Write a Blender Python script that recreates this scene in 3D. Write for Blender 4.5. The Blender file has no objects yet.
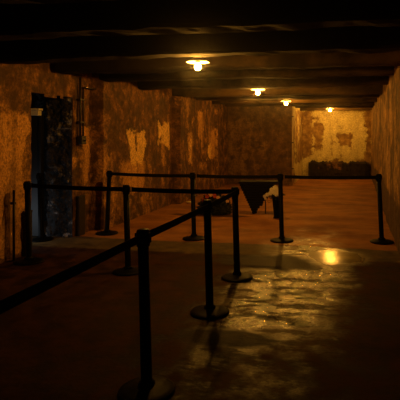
import bpy, bmesh, math, random
from mathutils import Vector, Matrix, noise
random.seed(7)
S = bpy.context.scene
C = S.collection
PI = math.pi

# ------------------------------------------------------------------ helpers
def link(name, me, parent=None):
    o = bpy.data.objects.new(name, me)
    C.objects.link(o)
    if parent: o.parent = parent
    return o

def obj(name, bm, mat, parent=None, smooth=False):
    me = bpy.data.meshes.new(name)
    bm.normal_update()
    bm.to_mesh(me); bm.free()
    me.materials.append(mat)
    if smooth:
        for p in me.polygons: p.use_smooth = True
    return link(name, me, parent)

def tag(o, label=None, cat=None, group=None, kind=None):
    if label: o['label'] = label
    if cat: o['category'] = cat
    if group: o['group'] = group
    if kind: o['kind'] = kind
    return o

def thing(name, label, cat, loc=(0, 0, 0), rz=0, group=None):
    o = bpy.data.objects.new(name, None); C.objects.link(o)
    o.empty_display_size = .1
    o.location = loc; o.rotation_euler = (0, 0, rz)
    return tag(o, label, cat, group)

def struct(name, bm, mat, smooth=False, parent=None):
    o = obj(name, bm, mat, parent, smooth)
    if parent is None: o['kind'] = 'structure'
    return o

def lathe(bm, prof, n=32, cx=0, cy=0):
    """profile [(r, z)] around the vertical"""
    rings = []
    for r, z in prof:
        if r < 1e-5:
            rings.append([bm.verts.new((cx, cy, z))])
        else:
            rings.append([bm.verts.new((cx + r*math.cos(2*PI*i/n), cy + r*math.sin(2*PI*i/n), z)) for i in range(n)])
    for a, b in zip(rings, rings[1:]):
        for i in range(n):
            j = (i+1) % n
            if len(a) == 1 and len(b) == 1: continue
            if len(a) == 1: bm.faces.new((a[0], b[j], b[i]))
            elif len(b) == 1: bm.faces.new((a[i], a[j], b[0]))
            else: bm.faces.new((a[i], a[j], b[j], b[i]))
    bmesh.ops.recalc_face_normals(bm, faces=bm.faces)
    return bm

def box(bm, x0, x1, y0, y1, z0, z1, bev=0):
    vs = [bm.verts.new(p) for p in ((x0,y0,z0),(x1,y0,z0),(x1,y1,z0),(x0,y1,z0),(x0,y0,z1),(x1,y0,z1),(x1,y1,z1),(x0,y1,z1))]
    fs = [bm.faces.new([vs[i] for i in f]) for f in ((3,2,1,0),(4,5,6,7),(0,1,5,4),(1,2,6,5),(2,3,7,6),(3,0,4,7))]
    if bev:
        es = list({e for f in fs for e in f.edges})
        bmesh.ops.bevel(bm, geom=es, offset=bev, segments=2, affect='EDGES', profile=.5)
    return bm

def tube(bm, pts, r, n=10):
    pts = [Vector(p) for p in pts]
    rings = []
    for i, p in enumerate(pts):
        d = (pts[min(i+1, len(pts)-1)] - pts[max(i-1, 0)]).normalized()
        up = Vector((0, 0, 1)) if abs(d.z) < .9 else Vector((1, 0, 0))
        a = d.cross(up).normalized(); b = d.cross(a)
        rings.append([bm.verts.new(p + r*(math.cos(2*PI*k/n)*a + math.sin(2*PI*k/n)*b)) for k in range(n)])
    for u, v in zip(rings, rings[1:]):
        for k in range(n):
            bm.faces.new((u[k], u[(k+1) % n], v[(k+1) % n], v[k]))
    bm.faces.new(rings[0][::-1]); bm.faces.new(rings[-1])
    bmesh.ops.recalc_face_normals(bm, faces=bm.faces)
    return bm

# ------------------------------------------------------------------ materials
class NT:
    def __init__(self, name):
        self.m = bpy.data.materials.new(name); self.m.use_nodes = True
        self.t = self.m.node_tree; self.n = self.t.nodes
        self.p = self.n['Principled BSDF']
        self.co = self.n.new('ShaderNodeTexCoord').outputs['Object']
    def plug(self, sock, v):
        if isinstance(v, bpy.types.NodeSocket): self.t.links.new(v, sock)
        else: sock.default_value = v
    def noise(self, scale, detail=6, rough=.6, stretch=None, off=(0, 0, 0), dist=0):
        co = self.co
        mp = self.n.new('ShaderNodeMapping'); self.t.links.new(co, mp.inputs[0])
        mp.inputs['Scale'].default_value = stretch or (1, 1, 1)
        mp.inputs['Location'].default_value = off
        nz = self.n.new('ShaderNodeTexNoise'); self.t.links.new(mp.outputs[0], nz.inputs['Vector'])
        nz.inputs['Scale'].default_value = scale; nz.inputs['Detail'].default_value = detail
        nz.inputs['Roughness'].default_value = rough; nz.inputs['Distortion'].default_value = dist
        return nz.outputs['Fac']
    def math(self, op, a, b=0., c=None, clamp=False):
        k = self.n.new('ShaderNodeMath'); k.operation = op; k.use_clamp = clamp
        self.plug(k.inputs[0], a); self.plug(k.inputs[1], b)
        if c is not None: self.plug(k.inputs[2], c)
        return k.outputs[0]
    def step(self, v, lo, hi, to0=0., to1=1.):
        k = self.n.new('ShaderNodeMapRange'); k.interpolation_type = 'SMOOTHSTEP'
        self.plug(k.inputs['Value'], v)
        k.inputs['From Min'].default_value = lo; k.inputs['From Max'].default_value = hi
        k.inputs['To Min'].default_value = to0; k.inputs['To Max'].default_value = to1
        return k.outputs[0]
    def mix(self, f, a, b):
        k = self.n.new('ShaderNodeMix'); k.data_type = 'RGBA'
        self.plug(k.inputs[0], f)
        for i, v in ((6, a), (7, b)):
            if isinstance(v, tuple) and len(v) == 3: v = (*v, 1)
            self.plug(k.inputs[i], v)
        return k.outputs[2]
    def sep(self):
        k = self.n.new('ShaderNodeSeparateXYZ'); self.t.links.new(self.co, k.inputs[0])
        return k.outputs
    def rect(self, a, b, a0, a1, b0, b1, wob, soft=.06):
        """ragged rectangular patch in two coordinates, edges pushed about by a noise value"""
        da = self.math('SUBTRACT', self.math('ABSOLUTE', self.math('SUBTRACT', a, (a0+a1)/2)), (a1-a0)/2)
        db = self.math('SUBTRACT', self.math('ABSOLUTE', self.math('SUBTRACT', b, (b0+b1)/2)), (b1-b0)/2)
        d = self.math('ADD', self.math('MAXIMUM', da, db), wob)
        return self.step(d, soft/2, -soft/2) if False else self.math('SUBTRACT', 1., self.step(d, -soft/2, soft/2))
    def ell(self, a, b, ca, cb, ra, rb, wob, soft=.15):
        da = self.math('DIVIDE', self.math('SUBTRACT', a, ca), ra); db = self.math('DIVIDE', self.math('SUBTRACT', b, cb), rb)
        d = self.math('SQRT', self.math('ADD', self.math('MULTIPLY', da, da), self.math('MULTIPLY', db, db)))
        d = self.math('ADD', d, wob)
        return self.math('SUBTRACT', 1., self.step(d, 1-soft, 1+soft))
    def bump(self, h, strength=.4, dist=.02):
        k = self.n.new('ShaderNodeBump'); k.inputs['Strength'].default_value = strength; k.inputs['Distance'].default_value = dist
        self.t.links.new(h, k.inputs['Height']); self.t.links.new(k.outputs[0], self.p.inputs['Normal'])
    def out(self, color=None, rough=None, metal=None, spec=None):
        if color is not None: self.plug(self.p.inputs['Base Color'], (*color, 1) if isinstance(color, tuple) and len(color) == 3 else color)
        if rough is not None: self.plug(self.p.inputs['Roughness'], rough)
        if metal is not None: self.p.inputs['Metallic'].default_value = metal
        if spec is not None: self.plug(self.p.inputs['Specular IOR Level'], spec)
        return self.m

def simple(name, color, rough=.6, metal=0, var=.25, scale=30, bump=.1, spec=.5):
    t = NT(name)
    n = t.noise(scale)
    c = t.mix(n, tuple(v*(1-var) for v in color), tuple(min(1, v*(1+var)) for v in color))
    if bump: t.bump(n, bump, .004)
    return t.out(c, rough, metal, spec)

def wall_mat(name, axis, plaster, bare, dark, lo=.46, hi=.56, patches=(), scars=(), streak=.5, seed=0., holes=(), grime=.35, fs=1., dado=None, bright=()):
    t = NT(name)
    s = t.sep(); a, z = s[axis], s[2]
    n1 = t.noise(1.1*fs, 9, .62, off=(seed, seed*2, 3))
    n2 = t.noise(5*fs, 8, .65, off=(seed+4, 1, seed))
    n3 = t.noise(22, 5, .6)
    st = t.noise(2.6, 6, .6, stretch=(1.6, 1.6, .22), off=(seed, seed, 9))
    wob = t.math('ADD', t.math('MULTIPLY', t.math('SUBTRACT', n2, .5), .5), t.math('MULTIPLY', t.math('SUBTRACT', n1, .5), .7))
    m = t.step(t.math('ADD', t.math('MULTIPLY', n1, .7), t.math('MULTIPLY', n2, .3)), lo, hi)
    pm = 0.
    for p in patches: pm = t.math('MAXIMUM', pm, t.rect(a, z, *p, wob))
    m = t.math('MAXIMUM', m, pm)
    for p in scars: m = t.math('MULTIPLY', m, t.math('SUBTRACT', 1., t.rect(a, z, *p, wob)))
    pl = t.mix(t.step(n3, .3, .7), tuple(v*.82 for v in plaster), plaster)
    ba = t.mix(t.step(n2, .35, .65), dark, bare)
    c = t.mix(m, ba, pl)
    sk = t.step(st, .42, .66)
    c = t.mix(t.math('MULTIPLY', sk, streak), c, dark)
    n5 = t.noise(9, 9, .72, off=(seed, 7, 2))
    n6 = t.noise(2.4, 9, .7, off=(1, seed, 6), dist=.6)
    mot = t.math('MULTIPLY', t.step(n5, .40, .56, grime, 1.), t.step(n6, .42, .54, grime, 1.))
    mot = t.math('MAXIMUM', mot, t.math('MULTIPLY', pm, t.step(n5, .36, .5, .6, .95)))
    c = t.mix(mot, dark, c)
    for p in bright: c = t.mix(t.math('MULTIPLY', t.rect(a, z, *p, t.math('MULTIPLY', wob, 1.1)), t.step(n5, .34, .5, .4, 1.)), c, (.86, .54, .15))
    n8 = t.noise(30, 6, .7, off=(seed, 2, 2))
    c = t.mix(t.step(n8, .40, .56, .55, 0.), c, dark)
    if dado: c = t.mix(t.math('MULTIPLY', t.rect(a, z, -5, 30, -1, dado, t.math('MULTIPLY', wob, .5)), .85), c, dark)
    for p in holes: c = t.mix(t.rect(a, z, *p, t.math('MULTIPLY', wob, .5)), c, (.012, .009, .007))
    h = t.math('ADD', t.math('MULTIPLY', m, .6), t.math('ADD', t.math('MULTIPLY', n2, .7), t.math('MULTIPLY', n3, .35)))
    t.bump(h, .7, .035)
    return t.out(c, t.step(n2, .3, .7, .75, .95), 0, .3)

M = {}
M['wall_left'] = wall_mat('plaster_left', 1, (.72, .37, .10), (.43, .205, .06), (.05, .024, .010), .50, .60,
    patches=((3.5, 5.90, .05, 1.86), (8.2, 9.3, .5, 1.1), (7.2, 7.5, .75, 1.7),
             (11.4, 11.75, .9, 1.7), (12.4, 12.75, 1.2, 2.1), (13.2, 13.9, .9, 1.7)),
    scars=((7.7, 10.5, 2.0, 2.3), (11.9, 12.5, .9, 1.4), (3.5, 7.4, 1.9, 2.8)), streak=.6,
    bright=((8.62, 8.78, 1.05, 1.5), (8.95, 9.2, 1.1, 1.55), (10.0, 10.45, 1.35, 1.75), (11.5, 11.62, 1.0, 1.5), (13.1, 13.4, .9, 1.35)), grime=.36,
    holes=((7.42, 7.5, .2, .48), (11.0, 11.1, .2, .55)))
M['wall_right'] = wall_mat('plaster_right', 1, (.80, .46, .15), (.50, .28, .09), (.06, .033, .014), .44, .58, streak=.8, seed=5, grime=.6, dado=.62)
M['wall_back'] = wall_mat('plaster_back', 0, (.84, .76, .36), (.46, .31, .11), (.16, .085, .03), .40, .48,
    patches=((-1.2, -.95, .8, 2.2), (-.35, .35, .75, 2.3)),
    scars=((-1.95, -1.55, .6, 2.4), (-1.45, -1.25, .95, 1.9), (-.55, -.2, 1.15, 1.55), (.40, .6, .7, 2.4)), streak=.25, seed=2, grime=.85)
M['wall_dark'] = wall_mat('plaster_partition', 0, (.32, .18, .06), (.22, .12, .04), (.06, .032, .013), .5, .6, streak=.35, seed=8, grime=.72)
M['masonry'] = wall_mat('rough_masonry', 1, (.36, .32, .30), (.05, .042, .04), (.008, .007, .007), .51, .55, streak=.1, seed=3, grime=.2, fs=3.2)
def ceiling_mat():
    t = NT('sooty_shaded_concrete')
    n2 = t.noise(3, 8, .65); st = t.noise(1.2, 6, .6, stretch=(.5, 2.5, 1))
    c = t.mix(t.step(n2, .35, .65), (.02, .012, .005), (.055, .033, .012))
    c = t.mix(t.step(st, .45, .62), c, (.10, .06, .02))
    soot_shade = t.step(t.math('ADD', t.math('SUBTRACT', t.math('MULTIPLY', t.sep()[1], .12), t.math('MULTIPLY', t.sep()[0], -.12)), t.math('MULTIPLY', n2, .5)), .75, 1.2)  # painted shade: ceiling colour blackens towards the near left, browner far off
    c = t.mix(soot_shade, (.007, .004, .002), c)
    t.bump(n2, .5, .03)
    return t.out(c, .9, 0, .15)
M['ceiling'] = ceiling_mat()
M['soot_shade'] = wall_mat('soot_brick', 0, (.30, .15, .05), (.03, .018, .009), (.008, .006, .004), .50, .56, streak=.1, seed=1, grime=.6)

def floor_mat():
    t = NT('worn_concrete')
    s = t.sep(); x, y = s[0], s[1]
    n1 = t.noise(.9, 9, .62, off=(2, 0, 0)); n2 = t.noise(4.2, 9, .68, off=(0, 5, 0)); n3 = t.noise(38, 6, .7)
    n4 = t.noise(11, 6, .6, off=(7, 1, 0))
    n7 = t.noise(4.0, 9, .68, stretch=(.7, 1.5, 1), off=(3, 3, 0))
    nst = t.noise(1.6, 8, .66, stretch=(.7, 1.3, 1))
    wob = t.math('MULTIPLY', t.math('SUBTRACT', n2, .5), .9)
    wob2 = t.math('ADD', wob, t.math('MULTIPLY', t.math('SUBTRACT', n1, .5), 1.6))
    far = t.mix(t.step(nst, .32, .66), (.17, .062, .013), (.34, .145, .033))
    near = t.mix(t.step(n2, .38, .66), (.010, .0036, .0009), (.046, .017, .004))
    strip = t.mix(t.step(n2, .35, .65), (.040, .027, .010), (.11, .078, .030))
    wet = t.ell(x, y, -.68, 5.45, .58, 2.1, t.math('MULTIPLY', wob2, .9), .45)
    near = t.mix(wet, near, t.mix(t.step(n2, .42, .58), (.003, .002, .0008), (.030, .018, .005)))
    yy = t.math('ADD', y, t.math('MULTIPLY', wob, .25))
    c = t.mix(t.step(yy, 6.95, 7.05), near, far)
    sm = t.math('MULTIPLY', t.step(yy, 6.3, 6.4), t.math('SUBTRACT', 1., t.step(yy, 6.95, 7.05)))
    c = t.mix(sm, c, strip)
    pud = t.ell(x, y, -.2, 6.45, .36, .42, wob2, .4)
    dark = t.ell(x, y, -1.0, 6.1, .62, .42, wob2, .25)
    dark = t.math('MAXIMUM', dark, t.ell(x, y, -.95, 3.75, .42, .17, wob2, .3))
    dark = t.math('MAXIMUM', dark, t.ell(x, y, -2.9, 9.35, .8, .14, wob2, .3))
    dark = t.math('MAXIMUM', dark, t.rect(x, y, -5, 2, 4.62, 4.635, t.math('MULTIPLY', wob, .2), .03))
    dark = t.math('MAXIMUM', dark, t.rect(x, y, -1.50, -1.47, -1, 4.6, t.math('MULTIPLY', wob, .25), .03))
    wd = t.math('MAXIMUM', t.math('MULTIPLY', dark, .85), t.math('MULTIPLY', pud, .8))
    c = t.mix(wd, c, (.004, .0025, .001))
    def mixf(f, a, b): return t.math('ADD', t.math('MULTIPLY', t.math('SUBTRACT', 1., f), a), t.math('MULTIPLY', f, b))
    r = mixf(wet, t.step(n2, .3, .7, .66, .9), t.step(t.math('ADD', t.math('MULTIPLY', n2, .5), t.math('MULTIPLY', n4, .5)), .42, .58, .12, .30))
    r = mixf(dark, r, .5); r = mixf(pud, r, .19)
    blot = t.math('MULTIPLY', t.step(n7, .45, .54, .02, 1.), t.step(n3, .35, .6, .35, 1.))
    sp = mixf(wet, mixf(t.step(yy, 6.3, 7.0), .07, .2), t.math('MULTIPLY', blot, 1.0)); sp = mixf(dark, sp, .04); sp = mixf(pud, sp, .5)
    h = t.math('ADD', t.math('MULTIPLY', n2, .8), t.math('ADD', t.math('MULTIPLY', n3, .42), t.math('MULTIPLY', n4, .6)))
    h = mixf(t.math('MULTIPLY', pud, .93), h, .91)
    t.bump(h, .6, .015)
    return t.out(c, r, 0, sp)
M['floor'] = floor_mat()
M['post'] = simple('black_enamel', (.002, .002, .002), .5, 0, .2, 60, .05, .05)
M['belt'] = simple('black_webbing', (.004, .004, .004), .9, 0, .2, 200, .1, .08)
M['enamel'] = simple('white_enamel', (.75, .72, .65), .35, 0, .05, 20, 0)
M['iron'] = simple('dark_iron', (.03, .026, .022), .55, .6, .3, 40, .15)
M['steel'] = simple('blue_black_steel', (.006, .006, .0065), .6, .2, .4, 12, .2)
M['pale'] = simple('pale_painted_metal', (.85, .72, .5), .6, 0, .3, 40, .1)
M['pipe'] = simple('pale_pipe_paint', (.55, .42, .24), .5, 0, .2, 15, .1)
M['wood'] = simple('black_stained_board', (.004, .0035, .003), .8, 0, .5, 14, .3, .25)
M['board'] = simple('dark_wooden_board', (.022, .014, .008), .8, 0, .5, 14, .3, .25)
M['leaf'] = simple('dark_fir_green', (.008, .011, .005), .7, 0, .5, 40, 0, .3)
M['white_petal'] = simple('cream_petal', (.92, .82, .5), .6, 0, .15, 40, 0)
M['red_petal'] = simple('red_petal', (.42, .05, .02), .6, 0, .2, 40, 0)
M['pink_petal'] = simple('pale_pink_petal', (.70, .40, .25), .6, 0, .2, 40, 0)
M['ribbon'] = simple('pale_satin_ribbon', (.6, .45, .3), .45, 0, .1, 40, 0)

def bulb_mat():
    t = NT('glowing_bulb')
    t.p.inputs['Emission Color'].default_value = (1, .425, .05, 1)
    t.p.inputs['Emission Strength'].default_value = BULB
    return t.out((.9, .8, .6), .3)
BULB = 1400.
M['bulb'] = bulb_mat()

# ------------------------------------------------------------------ room shell
CEIL = 2.78
def fb(p, sc, oct=4):
    return noise.fractal(Vector(p)*sc, 1.0, 2.0, oct)

DOOR = (5.98, 6.97, 2.13)
def left_x(y, z):
    if y < 7.55: b = -4.24
    elif y < 10.72: b = -4.06
    elif y < 12.0: b = -3.92
    else: b = -3.96
    if 10.72 < y < 10.95: b += .05
    if 13.9 < y < 14.15: b += .06
    return b + .022*fb((y, z, 0), 1.7, 5) + .008*fb((y, z, 4), 9, 3)

def sheet(us, vs, fn, skip=None):
    bm = bmesh.new()
    g = [[bm.verts.new(fn(u, v)) for v in vs] for u in us]
    for i in range(len(us)-1):
        for j in range(len(vs)-1):
            if skip and skip((us[i]+us[i+1])/2, (vs[j]+vs[j+1])/2): continue
            bm.faces.new((g[i][j], g[i+1][j], g[i+1][j+1], g[i][j+1]))
    for v in [v for v in bm.verts if not v.link_faces]: bm.verts.remove(v)
    return bm
def rng(a, b, n): return [a + (b-a)*i/n for i in range(n+1)]

def door_hole(y, z):
    e = max(-.04, min(.04, .05*fb((y, z, 2), 4, 3)))
    return DOOR[0] + .6*e < y < DOOR[1] and z < DOOR[2] + e
struct('wall_left', sheet(rng(-1.4, 15.5, 410), rng(-.03, CEIL, 70), lambda y, z: (left_x(y, z), y, z), door_hole), M['wall_left'])
struct('wall_right', sheet(rng(-1.4, 18.5, 300), rng(-.03, CEIL, 50),
       lambda y, z: (.57 + .02*fb((y, z, 7), 1.5, 5), y, z)), M['wall_right'], True)
def backw(x, z):
    return (x, 18.4 + .03*fb((x, z, 1), 2.2, 5), z)
struct('wall_back', sheet(rng(-1.98, .62, 70), rng(-.03, CEIL, 70), backw), M['wall_back'])
struct('wall_partition', sheet(rng(-4.05, -1.91, 60), rng(-.03, CEIL, 60),
       lambda x, z: (x, 15.35 + .02*fb((x, z, 9), 1.8, 5)*min(1, (-1.91-x)/.2), z)), M['wall_dark'])
struct('wall_return', sheet(rng(15.35, 18.45, 60), rng(-.03, CEIL, 60),
       lambda y, z: (-1.91 + .02*fb((y, z, 11), 1.8, 5)*min(1, (y-15.35)/.2), y, z)), M['wall_back'])
struct('wall_front', sheet(rng(-4.35, .65, 20), rng(-.03, CEIL, 12), lambda x, z: (x, -1.4 + .01*fb((x, z, 1), 2), z)), M['wall_right'])

def floor_z(x, y):
    return .006*fb((x, y, 0), .9, 4)
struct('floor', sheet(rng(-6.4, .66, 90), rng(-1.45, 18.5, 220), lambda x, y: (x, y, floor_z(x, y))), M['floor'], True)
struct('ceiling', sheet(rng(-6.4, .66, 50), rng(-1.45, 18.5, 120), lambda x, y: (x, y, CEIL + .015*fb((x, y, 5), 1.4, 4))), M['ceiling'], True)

# concrete beams across the room
for y0, y1, zb in ((1.0, 1.3, 2.46), (2.7, 3.0, 2.46), (3.9, 4.2, 2.46), (5.16, 5.46, 2.45), (6.38, 6.68, 2.45), (7.58, 7.86, 2.46), (8.92, 9.2, 2.44),
               (10.68, 10.96, 2.43), (12.1, 12.4, 2.44), (13.6, 13.9, 2.44), (15.0, 15.28, 2.44), (16.2, 16.45, 2.42), (17.5, 17.8, 2.4)):
    bm = bmesh.new()
    x0 = -4.15 if y0 < 15.1 else -1.95
    xs = rng(x0, .62, 60)
    prof = [(y0, CEIL+.03), (y0, zb+.03), (y0+.03, zb), ((y0+y1)/2, zb), (y1-.03, zb), (y1, zb+.03), (y1, CEIL+.03)]
    g = []
    for x in xs:
        g.append([bm.verts.new((x, y + .022*fb((x, y, z), 1.6, 4), z + (.03*fb((x, y0, 3), .9, 5) + .012*fb((x, y, 6), 4, 4) if z < CEIL else 0))) for y, z in prof])
    for i in range(len(xs)-1):
        for j in range(len(prof)-1):
            bm.faces.new((g[i][j], g[i+1][j], g[i+1][j+1], g[i][j+1]))
    bm.faces.new(g[0]); bm.faces.new(g[-1][::-1])
    bmesh.ops.recalc_face_normals(bm, faces=bm.faces)
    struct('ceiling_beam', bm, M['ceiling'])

# doorway in the left wall: broken masonry reveals, lintel, vestibule
def rough(p, amp): return amp*fb(p, 5.5, 5)
def far_jamb(x, z):
    f = min(1, max(0, (-4.245 - x)/.06))
    return (x + .03*fb((x, z, 8), 3)*f, DOOR[1] + .0 + (.045*fb((x, z, 3), 7, 5) + .02*fb((x, z, 6), 16, 3))*f, z)
struct('trim_1', sheet(rng(-4.245, -4.68, 40), rng(-.03, DOOR[2]+.07, 150), far_jamb), M['masonry'])
struct('trim_2', sheet(rng(-4.245, -4.68, 16), rng(-.03, DOOR[2]+.07, 60), lambda x, z: (x, DOOR[0] - .02 + .03*fb((x, z, 13), 5, 4), z)), M['masonry'])
struct('trim_3', sheet(rng(-4.245, -4.68, 16), rng(DOOR[0]-.08, DOOR[1]+.08, 40), lambda x, y: (x, y, DOOR[2]+.05 + .04*fb((x, y, 15), 5, 4))), M['masonry'])
bm = bmesh.new()
for pts in (((-4.68, 4.6, -.03), (-4.68, DOOR[0]-.0, -.03), (-4.68, DOOR[0]-.0, CEIL), (-4.68, 4.6, CEIL)),
            ((-4.68, DOOR[1]+.02, -.03), (-4.68, 8.2, -.03), (-4.68, 8.2, CEIL), (-4.68, DOOR[1]+.02, CEIL)),
            ((-6.3, 4.6, -.03), (-6.3, 8.2, -.03), (-6.3, 8.2, CEIL), (-6.3, 4.6, CEIL)),
            ((-6.3, 4.6, -.03), (-4.68, 4.6, -.03), (-4.68, 4.6, CEIL), (-6.3, 4.6, CEIL)),
            ((-6.3, 8.2, -.03), (-4.68, 8.2, -.03), (-4.68, 8.2, CEIL), (-6.3, 8.2, CEIL))):
    bm.faces.new([bm.verts.new(p) for p in pts])
struct('wall_vestibule', bm, M['masonry'])

# steel door leaf standing open beyond the reveal
d = bpy.data.objects.new('door_1', None); C.objects.link(d); d.location = (-4.80, 6.93, 0); d['kind'] = 'structure'
d.rotation_euler = (0, 0, math.radians(8))
bm = bmesh.new(); box(bm, -.17, .03, -.03, .03, .01, 1.86, .006); obj('door_leaf', bm, M['steel'], d)
bm = bmesh.new(); box(bm, .035, .075, -.05, .05, 0, 1.88, .004); obj('door_frame', bm, M['steel'], d)
for z in (.3, 1.5):
    bm = bmesh.new(); lathe(bm, [(0, z), (.014, z), (.014, z+.12), (0, z+.12)], 12, .034, -.036); obj('hinge', bm, M['iron'], d)
bm = bmesh.new(); box(bm, -.15, -.09, -.055, -.028, 1.0, 1.06, .006); obj('latch', bm, M['iron'], d)

t = thing('junction_box', 'small pale box with a wider cap, high up inside the dark doorway', 'junction box', (-4.775, 6.84, 1.86))
bm = bmesh.new(); box(bm, -.07, .07, -.045, .045, 0, .075, .006); obj('box_body', bm, M['pale'], t)
bm = bmesh.new(); box(bm, -.09, .09, -.055, .055, .078, .11, .006); obj('cap', bm, M['pale'], t)

# low dark boards at both sides of the doorway, thin rod and pipes
def board(y, x, w, h, label):
    t = thing('guard_board', label, 'board', (x, y, 0), 0, 'low boards flanking the doorway')
    bm = bmesh.new(); box(bm, 0, .05, -w/2, w/2, -.003, h, .008); obj('panel', bm, M['board'], t)
    bm = bmesh.new(); box(bm, -.005, .055, -w/2-.004, w/2+.004, h-.002, h+.02, .004); obj('top_rail', bm, M['iron'], t)
    return t
board(5.84, -4.22, .13, .56, 'low dark board against the wall on the left side of the doorway, behind a stanchion')
board(7.13, -4.22, .18, .60, 'low dark board against the wall on the right side of the doorway')
t = thing('wall_rod', 'thin dark upright rod against the wall at the left edge of the photo', 'rod', (-4.185, 5.56, 0))
bm = bmesh.new(); tube(bm, [(0, 0, .0), (0, 0, .88)], .016); obj('rod', bm, M['iron'], t, True)
bm = bmesh.new(); box(bm, -.035, .018, -.02, .02, .7, .73); obj('clip', bm, M['iron'], t)

t = thing('conduit', 'old double conduit running down the left wall beside the doorway to a switch', 'conduit', (-4.2, 7.12, 0))
bm = bmesh.new(); tube(bm, [(0.03, -.05, 1.54), (.03, -.05, 2.46), ], .016); obj('pipe', bm, M['iron'], t, True)
bm = bmesh.new(); tube(bm, [(.03, .035, 1.54), (.03, .035, 2.28), (.035, .06, 2.31), (.04, .40, 2.31)], .014); obj('pipe', bm, M['iron'], t, True)
bm = bmesh.new(); box(bm, -.02, .07, -.075, .065, 1.42, 1.55, .012); b = obj('switch_box', bm, M['iron'], t)
bm = bmesh.new(); lathe(bm, [(0, 0), (.016, 0), (.012, .03), (0, .032)], 12); k = obj('switch_knob', bm, M['iron'], b); k.location = (.07, -.005, 1.48); k.rotation_euler = (0, PI/2, 0)
for z in (1.75, 2.1):
    bm = bmesh.new(); box(bm, -.02, .05, -.075, .06, z, z+.025, .003); obj('clip', bm, M['iron'], t)

t = thing('corner_pipe', 'thin pale vertical pipe on the corner where the dark wall ends', 'pipe', (-1.885, 15.3, 0))
bm = bmesh.new(); tube(bm, [(0, 0, .0), (0, 0, 2.42)], .022); obj('pipe', bm, M['pipe'], t, True)
for z in (.5, 1.3, 2.1):
    bm = bmesh.new(); box(bm, -.03, .03, -.03, .06, z, z+.03, .004); obj('clip', bm, M['iron'], t)

# sooty black crumbling ledge along the back wall
xs = rng(-1.66, .50, 80)
bm = bmesh.new(); g = []
for x in xs:
    top = .56 + .07*fb((x, 0, 1), 5, 5) + .04*fb((x, 3, 1), 17, 3)
    dp = .26 + .05*fb((x, 0, 5), 5, 4)
    row = [(18.36, top+.02), (18.36-dp*.6, top)] + [(18.36-dp-.03*fb((x, z, 2), 8, 4), z) for z in (top-.05, .42, .34, .26, .18, .1, .03, -.02)]
    g.append([bm.verts.new((x, y, z)) for y, z in row])
for i in range(len(xs)-1):
    for j in range(len(g[0])-1):
        bm.faces.new((g[i][j], g[i][j+1], g[i+1][j+1], g[i+1][j]))
for e in (g[0], g[-1]):
    bm.faces.new(e + [bm.verts.new((e[0].co.x, 18.36, -.02))])
bmesh.ops.recalc_face_normals(bm, faces=bm.faces)
tag(obj('masonry_ledge', bm, M['soot_shade']), 'low sooty black crumbling masonry ledge along the foot of the bright back wall', 'ledge')

# ------------------------------------------------------------------ lamps
def make_lamp():
    t = thing('pendant_lamp', 'x', 'lamp')
    bm = bmesh.new(); lathe(bm, [(.0, .045), (.022, .046), (.032, .02), (.022, -.01), (0, -.012)], 20); obj('ceiling_rose', bm, M['iron'], t, True).location.z = CEIL-2.39-.035
    bm = bmesh.new(); tube(bm, [(0, 0, .12), (0, 0, CEIL-2.39-.03)], .007, 8); obj('stem', bm, M['iron'], t, True)
    bm = bmesh.new(); lathe(bm, [(0, .125), (.026, .12), (.03, .06), (.026, .035), (0, .035)], 20); obj('socket', bm, M['iron'], t, True)
    bm = bmesh.new(); lathe(bm, [(.03, .095), (.06, .088), (.10, .07), (.135, .046), (.138, .043), (.134, .042), (.10, .064), (.06, .081), (.03, .088), (.03, .095)], 40)
    obj('lamp_shade', bm, M['enamel'], t, True)
    bm = bmesh.new(); lathe(bm, [(0, .036), (.016, .035), (.02, .022), (.033, .005), (.038, -.012), (.034, -.032), (.02, -.046), (0, -.051)], 24)
    obj('bulb', bm, M['bulb'], t, True)
    return t
def copy_tree(o, parent=None):
    c = o.copy(); C.objects.link(c)
    if parent: c.parent = parent
    for ch in list(o.children): copy_tree(ch, c)
    return c
lamp = make_lamp()
for i, (x, y, lab) in enumerate(((-1.84, 5.71, 'largest glowing lamp under a flat enamel shade, hanging nearest the viewer'),
        (-1.84, 9.47, 'second glowing lamp of the row, over the passage before the dark wall'),
        (-1.77, 12.97, 'third glowing lamp of the row, near the top of the pale corner pipe'),
        (-.83, 17.02, 'glowing lamp hanging in front of the bright peeling back wall'))):
    o = lamp if i == 0 else copy_tree(lamp)
    o.location = (x, y, 2.39); o['label'] = lab; o['group'] = 'glowing ceiling lamps'

# ------------------------------------------------------------------ stanchions and belts
def make_stanchion():
    t = thing('stanchion', 'x', 'stanchion')
    bm = bmesh.new(); lathe(bm, [(0, 0), (.168, 0), (.172, .004), (.172, .014), (.166, .02), (.13, .028), (.08, .038), (.05, .046), (.0, .047)], 48)
    obj('base', bm, M['post'], t, True)
    bm = bmesh.new(); lathe(bm, [(0, .04), (.052, .04), (.05, .06), (.036, .068), (.034, .075), (.034, .895), (0, .895)], 28)
    p = obj('post', bm, M['post'], t, True)
    bm = bmesh.new(); lathe(bm, [(0, .893), (.038, .893), (.040, .897), (.040, .985), (.037, .993), (.030, .998), (0, 1.0)], 28)
    h = obj('belt_head', bm, M['post'], p, True)
    bm = bmesh.new()
    for a in range(4):
        dx, dy = math.cos(a*PI/2), math.sin(a*PI/2)
        w = (.006, .017) if abs(dx) > .5 else (.017, .006)
        box(bm, dx*.041-w[0], dx*.041+w[0], dy*.041-w[1], dy*.041+w[1], .915, .975)
    obj('belt_slot', bm, M['belt'], h)
    return t
st0 = make_stanchion()
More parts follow.
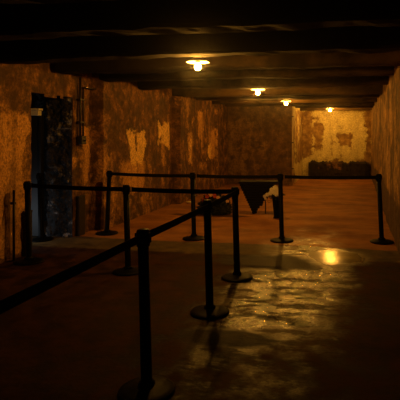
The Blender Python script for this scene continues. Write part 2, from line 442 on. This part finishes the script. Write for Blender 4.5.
SP = {  # x, y, lean (deg about the view axis), label
 'A': (-1.255, 2.885, 1.5, 'nearest and largest black stanchion, in the foreground with a belt crossing to its left'),
 'B': (-1.26, 4.26, 0, 'second nearest black stanchion, just behind the foreground one, in front of the dark wreath'),
 'C': (-1.27, 5.34, 0, 'black corner stanchion left of the inverted triangle, joining diagonal and cross belts'),
 'D': (-1.06, 7.31, 0, 'black stanchion directly beside the cream flowers, casting a long shadow on wet floor'),
 'E': (.385, 7.50, 2.6, 'black leaning stanchion at the right wall, last of the rear barrier'),
 'F': (-2.38, 7.21, 0, 'black stanchion of the rear barrier standing left of the dark wreath'),
 'G': (-2.55, 5.34, 0, 'black stanchion in the middle of the front cross belt, between corner stanchion and doorway'),
 'H': (-3.85, 7.31, -2.6, 'black slightly leaning stanchion at the left end of the rear barrier, by the wall'),
 'I': (-3.95, 5.53, 0, 'black stanchion before the wall on the near side of the dark doorway'),
 'J': (-4.60, 6.72, 0, 'black stanchion standing inside the dark doorway'),
 'K': (-1.27, 1.15, 0, 'black stanchion just outside the photo, holding the near end of the foreground belt'),
}
ST = {}
for i, (k, (x, y, lean, lab)) in enumerate(SP.items()):
    o = st0 if i == 0 else copy_tree(st0)
    o.location = (x, y, floor_z(x, y)); o['label'] = lab; o['group'] = 'belt barrier stanchions'
    if lean:
        for ch in o.children:
            if ch.name.startswith('post'): ch.rotation_euler = (0, -math.radians(lean), 0)
    ST[k] = o
def head(k):
    x, y, lean, _ = SP[k]
    return Vector((x - math.sin(math.radians(lean))*.945, y, .948 + floor_z(x, y)))
def belt(a, b, lab, sag=.012):
    p, q = head(a), head(b); d = (q-p).normalized(); p = p + d*.040; q = q - d*.040
    n = Vector((-d.y, d.x, 0))*.0012
    bm = bmesh.new(); rows = []
    N = 24
    for i in range(N+1):
        u = i/N; c = p.lerp(q, u); c.z -= sag*4*u*(1-u)
        rows.append([bm.verts.new(c + s*n + Vector((0, 0, w))) for s, w in ((-1, -.025), (1, -.025), (1, .025), (-1, .025))])
    for r, s in zip(rows, rows[1:]):
        for k in range(4): bm.faces.new((r[k], r[(k+1) % 4], s[(k+1) % 4], s[k]))
    bm.faces.new(rows[0][::-1]); bm.faces.new(rows[-1])
    bmesh.ops.recalc_face_normals(bm, faces=bm.faces)
    o = obj('barrier_belt', bm, M['belt']); tag(o, lab, 'belt', 'barrier belts')
    bm = bmesh.new()
    e = q - d*.008; m = Matrix.Translation(e) @ Matrix.Rotation(math.atan2(d.y, d.x), 4, 'Z')
    box(bm, -.008, .008, -.006, .006, -.028, .028, .002); bm.transform(m)
    obj('belt_clip', bm, M['post'], o)
belt('A', 'K', 'foreground black belt running from the nearest stanchion out at the left edge of the photo', .0)
belt('B', 'A', 'black belt between the nearest stanchion and the second one behind it', .004)
belt('C', 'B', 'short black diagonal belt crossing in front of the dark wreath', .004)
belt('C', 'G', 'black cross belt from the corner stanchion to the middle stanchion of the front barrier', .01)
belt('G', 'I', 'black cross belt passing in front of the dark doorway', .01)
belt('F', 'H', 'rear black belt in front of the left wall, from the wall stanchion to the next', .01)
belt('D', 'F', 'rear black belt passing above the wreath and the inverted triangle', .01)
belt('E', 'D', 'rear black belt in front of the bright back wall, reaching the right wall', .01)

# ------------------------------------------------------------------ wreath, triangular stand, vase of flowers
def flower(bm, c, r, axis):
    axis = Vector(axis).normalized()
    rot = axis.to_track_quat('Z', 'Y').to_matrix()
    for ring, (n, rr, zz, tilt) in enumerate(((7, 1.0, 0, .35), (6, .72, .18, .8), (4, .4, .3, 1.2))):
        for k in range(n):
            a = 2*PI*(k + .5*ring)/n + random.uniform(-.1, .1)
            pts = []
            for u, w in ((0, .12), (.35, .34), (.75, .38), (1, .14)):
                cc = Vector((u*math.cos(tilt), 0, zz + u*math.sin(tilt)*.7 - .12*u*u))
                pts.append((cc + Vector((0, w, 0)), cc - Vector((0, w, 0))))
            m = Matrix.Rotation(a, 3, 'Z')
            vs = [[bm.verts.new(Vector(c) + r*rr*(rot @ (m @ p))) for p in pr] for pr in pts]
            for p, q in zip(vs, vs[1:]): bm.faces.new((p[0], q[0], q[1], p[1]))
    bmesh.ops.create_icosphere(bm, subdivisions=1, radius=r*.3, matrix=Matrix.Translation(Vector(c) + axis*r*.2))

def leaf(bm, p, d, l, w):
    d = Vector(d).normalized(); s = d.cross(Vector((random.uniform(-1, 1), random.uniform(-1, 1), 1))).normalized()
    p = Vector(p); dr = Vector((0, 0, -l*.15))
    a = bm.verts.new(p); b = bm.verts.new(p + d*l*.45 + s*w); c = bm.verts.new(p + d*l + dr); e = bm.verts.new(p + d*l*.45 - s*w); f = bm.verts.new(p + d*l*.5 + Vector((0, 0, w*.5)))
    bm.faces.new((a, b, f)); bm.faces.new((b, c, f)); bm.faces.new((c, e, f)); bm.faces.new((e, a, f))

t = thing('flower_wreath', 'dark mourning wreath with red and pale flowers, lying behind the belts', 'wreath', (-2.74, 9.6, .004))
bm = bmesh.new()
def mound(a, e):
    return Vector((.33*math.cos(a)*math.cos(e), .22*math.sin(a)*math.cos(e), .37*math.sin(e)))
g = [[bm.verts.new(mound(2*PI*i/28, e) * (1 + .12*fb((i*.7, e*3, 0), 1.3, 3))) for i in range(28)] for e in (0, .3, .6, .9, 1.2)]
for r, s in zip(g, g[1:]):
    for i in range(28): bm.faces.new((r[i], r[(i+1) % 28], s[(i+1) % 28], s[i]))
bm.faces.new(g[-1])
for _ in range(620):
    a, e = random.uniform(0, 2*PI), math.asin(random.random())
    p = mound(a, e)*.95
    leaf(bm, p, p.normalized()*.8 + Vector((random.uniform(-.5, .5), random.uniform(-.5, .5), random.uniform(-.1, .6))), random.uniform(.06, .12), .014)
for v in bm.verts: v.co.z = max(v.co.z, .001)
obj('foliage', bm, M['leaf'], t)
for i, (x, z, mk, r) in enumerate(((-.12, .34, 'red_petal', .045), (-.04, .37, 'pink_petal', .04), (.04, .355, 'red_petal', .045), (.11, .33, 'pink_petal', .04), (.02, .40, 'red_petal', .04),
        (-.08, .40, 'pink_petal', .034), (.17, .28, 'red_petal', .04), (.10, .235, 'pink_petal', .04), (.27, .25, 'pink_petal', .038), (-.2, .28, 'red_petal', .038))):
    bm = bmesh.new(); y = -.20*math.sqrt(max(.02, 1 - (x/.33)**2 - (z/.44)**2))
    flower(bm, (x, y-.02, z), r, (x*.8, -1, z)); obj('flower', bm, M[mk], t)
bm = bmesh.new()
rows = [[bm.verts.new((-.10 + .1*u + s*.025, -.245 - .02*u, .22 - .22*u)) for s in (-1, 1)] for u in (0, .3, .6, .95)]
for r, s in zip(rows, rows[1:]): bm.faces.new((r[0], r[1], s[1], s[0]))
bmesh.ops.solidify(bm, geom=bm.faces, thickness=.003)
obj('ribbon', bm, M['leaf'], t)

t = thing('triangular_stand', 'black inverted triangle of horizontal boards standing on its point', 'stand', (-1.98, 9.74, 0), math.radians(8))
bm = bmesh.new(); NB = 13
for i in range(NB):
    z0 = .012 + i*.644/NB; z1 = z0 + .644/NB - .006
    u0, u1 = i/NB, (i+1)/NB
    xl = -.275*(u0+u1)/2 - .02; xr = .03 + .46*((u0+u1)/2)**.92 + (.012 if i % 3 == 0 else -.012)
    dep = .04 + .13*(u0+u1)/2
    box(bm, xl, xr, -dep, dep, z0, z1, .004)
obj('board_stack', bm, M['wood'], t)
bm = bmesh.new(); box(bm, -.02, .02, -.03, .03, -.003, .65); box(bm, -.2, .34, -.012, .012, .4, .65); obj('spine', bm, M['wood'], t)
for x, y in ((.235, -.03), (.235, .10)):
    bm = bmesh.new(); tube(bm, [(x, y, -.003), (x, y, .42)], .008, 8); obj('leg', bm, M['iron'], t, True)

t = thing('flower_vase', 'tall black vase holding cream white flowers beside the inverted triangle', 'vase', (-1.45, 9.3, .001))
bm = bmesh.new(); lathe(bm, [(0, 0), (.06, 0), (.065, .01), (.05, .03), (.055, .10), (.072, .25), (.082, .36), (.078, .39), (.07, .39), (.066, .35), (0, .34)], 28)
obj('vase_body', bm, M['post'], t, True)
bm = bmesh.new()
for _ in range(150):
    a = random.uniform(0, 2*PI); el = random.uniform(-.2, 1.2)
    dv = Vector((math.cos(a)*math.cos(el), math.sin(a)*math.cos(el), math.sin(el)))
    leaf(bm, Vector((0, 0, .40)) + dv*random.uniform(.02, .10), dv, random.uniform(.07, .13), .016)
obj('foliage', bm, M['leaf'], t)
for x, y, z, r in ((-.01, -.10, .575, .055), (-.075, -.09, .535, .05), (.045, -.11, .54, .05), (-.03, -.13, .50, .052), (.03, -.14, .47, .056), (-.10, -.10, .475, .045), (-.165, -.08, .445, .04), (-.215, -.07, .41, .036), (-.20, -.07, .37, .028), (.09, -.09, .50, .045)):
    bm = bmesh.new(); flower(bm, (x, y, z), r, (x, -1.0, (z-.38)*1.5)); obj('flower', bm, M['white_petal'], t)
    bm = bmesh.new(); tube(bm, [(x*.2, y*.2, .345), (x*.7, y*.55, z-.08), (x, y+.01, z-.01)], .004, 6); obj('flower_stem', bm, M['leaf'], t)

t = thing('saucer', 'small pale saucer on the floor at the foot of the left wall', 'saucer', (-3.72, 10.95, .003))
bm = bmesh.new(); lathe(bm, [(0, 0), (.05, 0), (.085, .022), (.088, .024), (.082, .024), (.05, .006), (0, .006)], 28); obj('dish', bm, M['pale'], t, True)
bm = bmesh.new(); lathe(bm, [(0, .006), (.024, .006), (.024, .03), (0, .032)], 16); obj('candle', bm, M['pale'], t, True)

# ------------------------------------------------------------------ daylight leaking into the vestibule
l = bpy.data.lights.new('vestibule_daylight', 'AREA'); l.energy = 3.; l.color = (.8, .9, 1); l.size = .4
o = bpy.data.objects.new('vestibule_daylight', l); C.objects.link(o)
o.location = (-5.05, 6.1, .28); o.rotation_euler = (Vector((-4.45, 6.97, .05)) - Vector(o.location)).to_track_quat('-Z', 'Y').to_euler()

w = bpy.data.worlds.new('World'); S.world = w; w.use_nodes = True
w.node_tree.nodes['Background'].inputs[0].default_value = (0, 0, 0, 1)
v = w.node_tree.nodes.new('ShaderNodeVolumeScatter'); v.inputs['Density'].default_value = .0012; v.inputs['Anisotropy'].default_value = .95   # thin haze added to imitate lens bloom around the lamps
w.node_tree.links.new(v.outputs[0], w.node_tree.nodes['World Output'].inputs['Volume'])

# ------------------------------------------------------------------ camera
cam = bpy.data.cameras.new('Camera'); co = bpy.data.objects.new('Camera', cam); C.objects.link(co)
cam.sensor_width = 36; cam.sensor_fit = 'HORIZONTAL'; cam.lens = 36*500/400
cam.shift_x = (200-260)/400; cam.shift_y = -(200-134)/400
cam.clip_start = .05
co.location = (0, 0, 1.58); co.rotation_euler = (PI/2, 0, math.atan(95/500))
S.camera = co
vs = S.view_settings
S.display_settings.display_device = 'sRGB'
vs.view_transform = 'Standard'; vs.look = 'None'; vs.exposure = 0; vs.gamma = 1; vs.use_curve_mapping = False
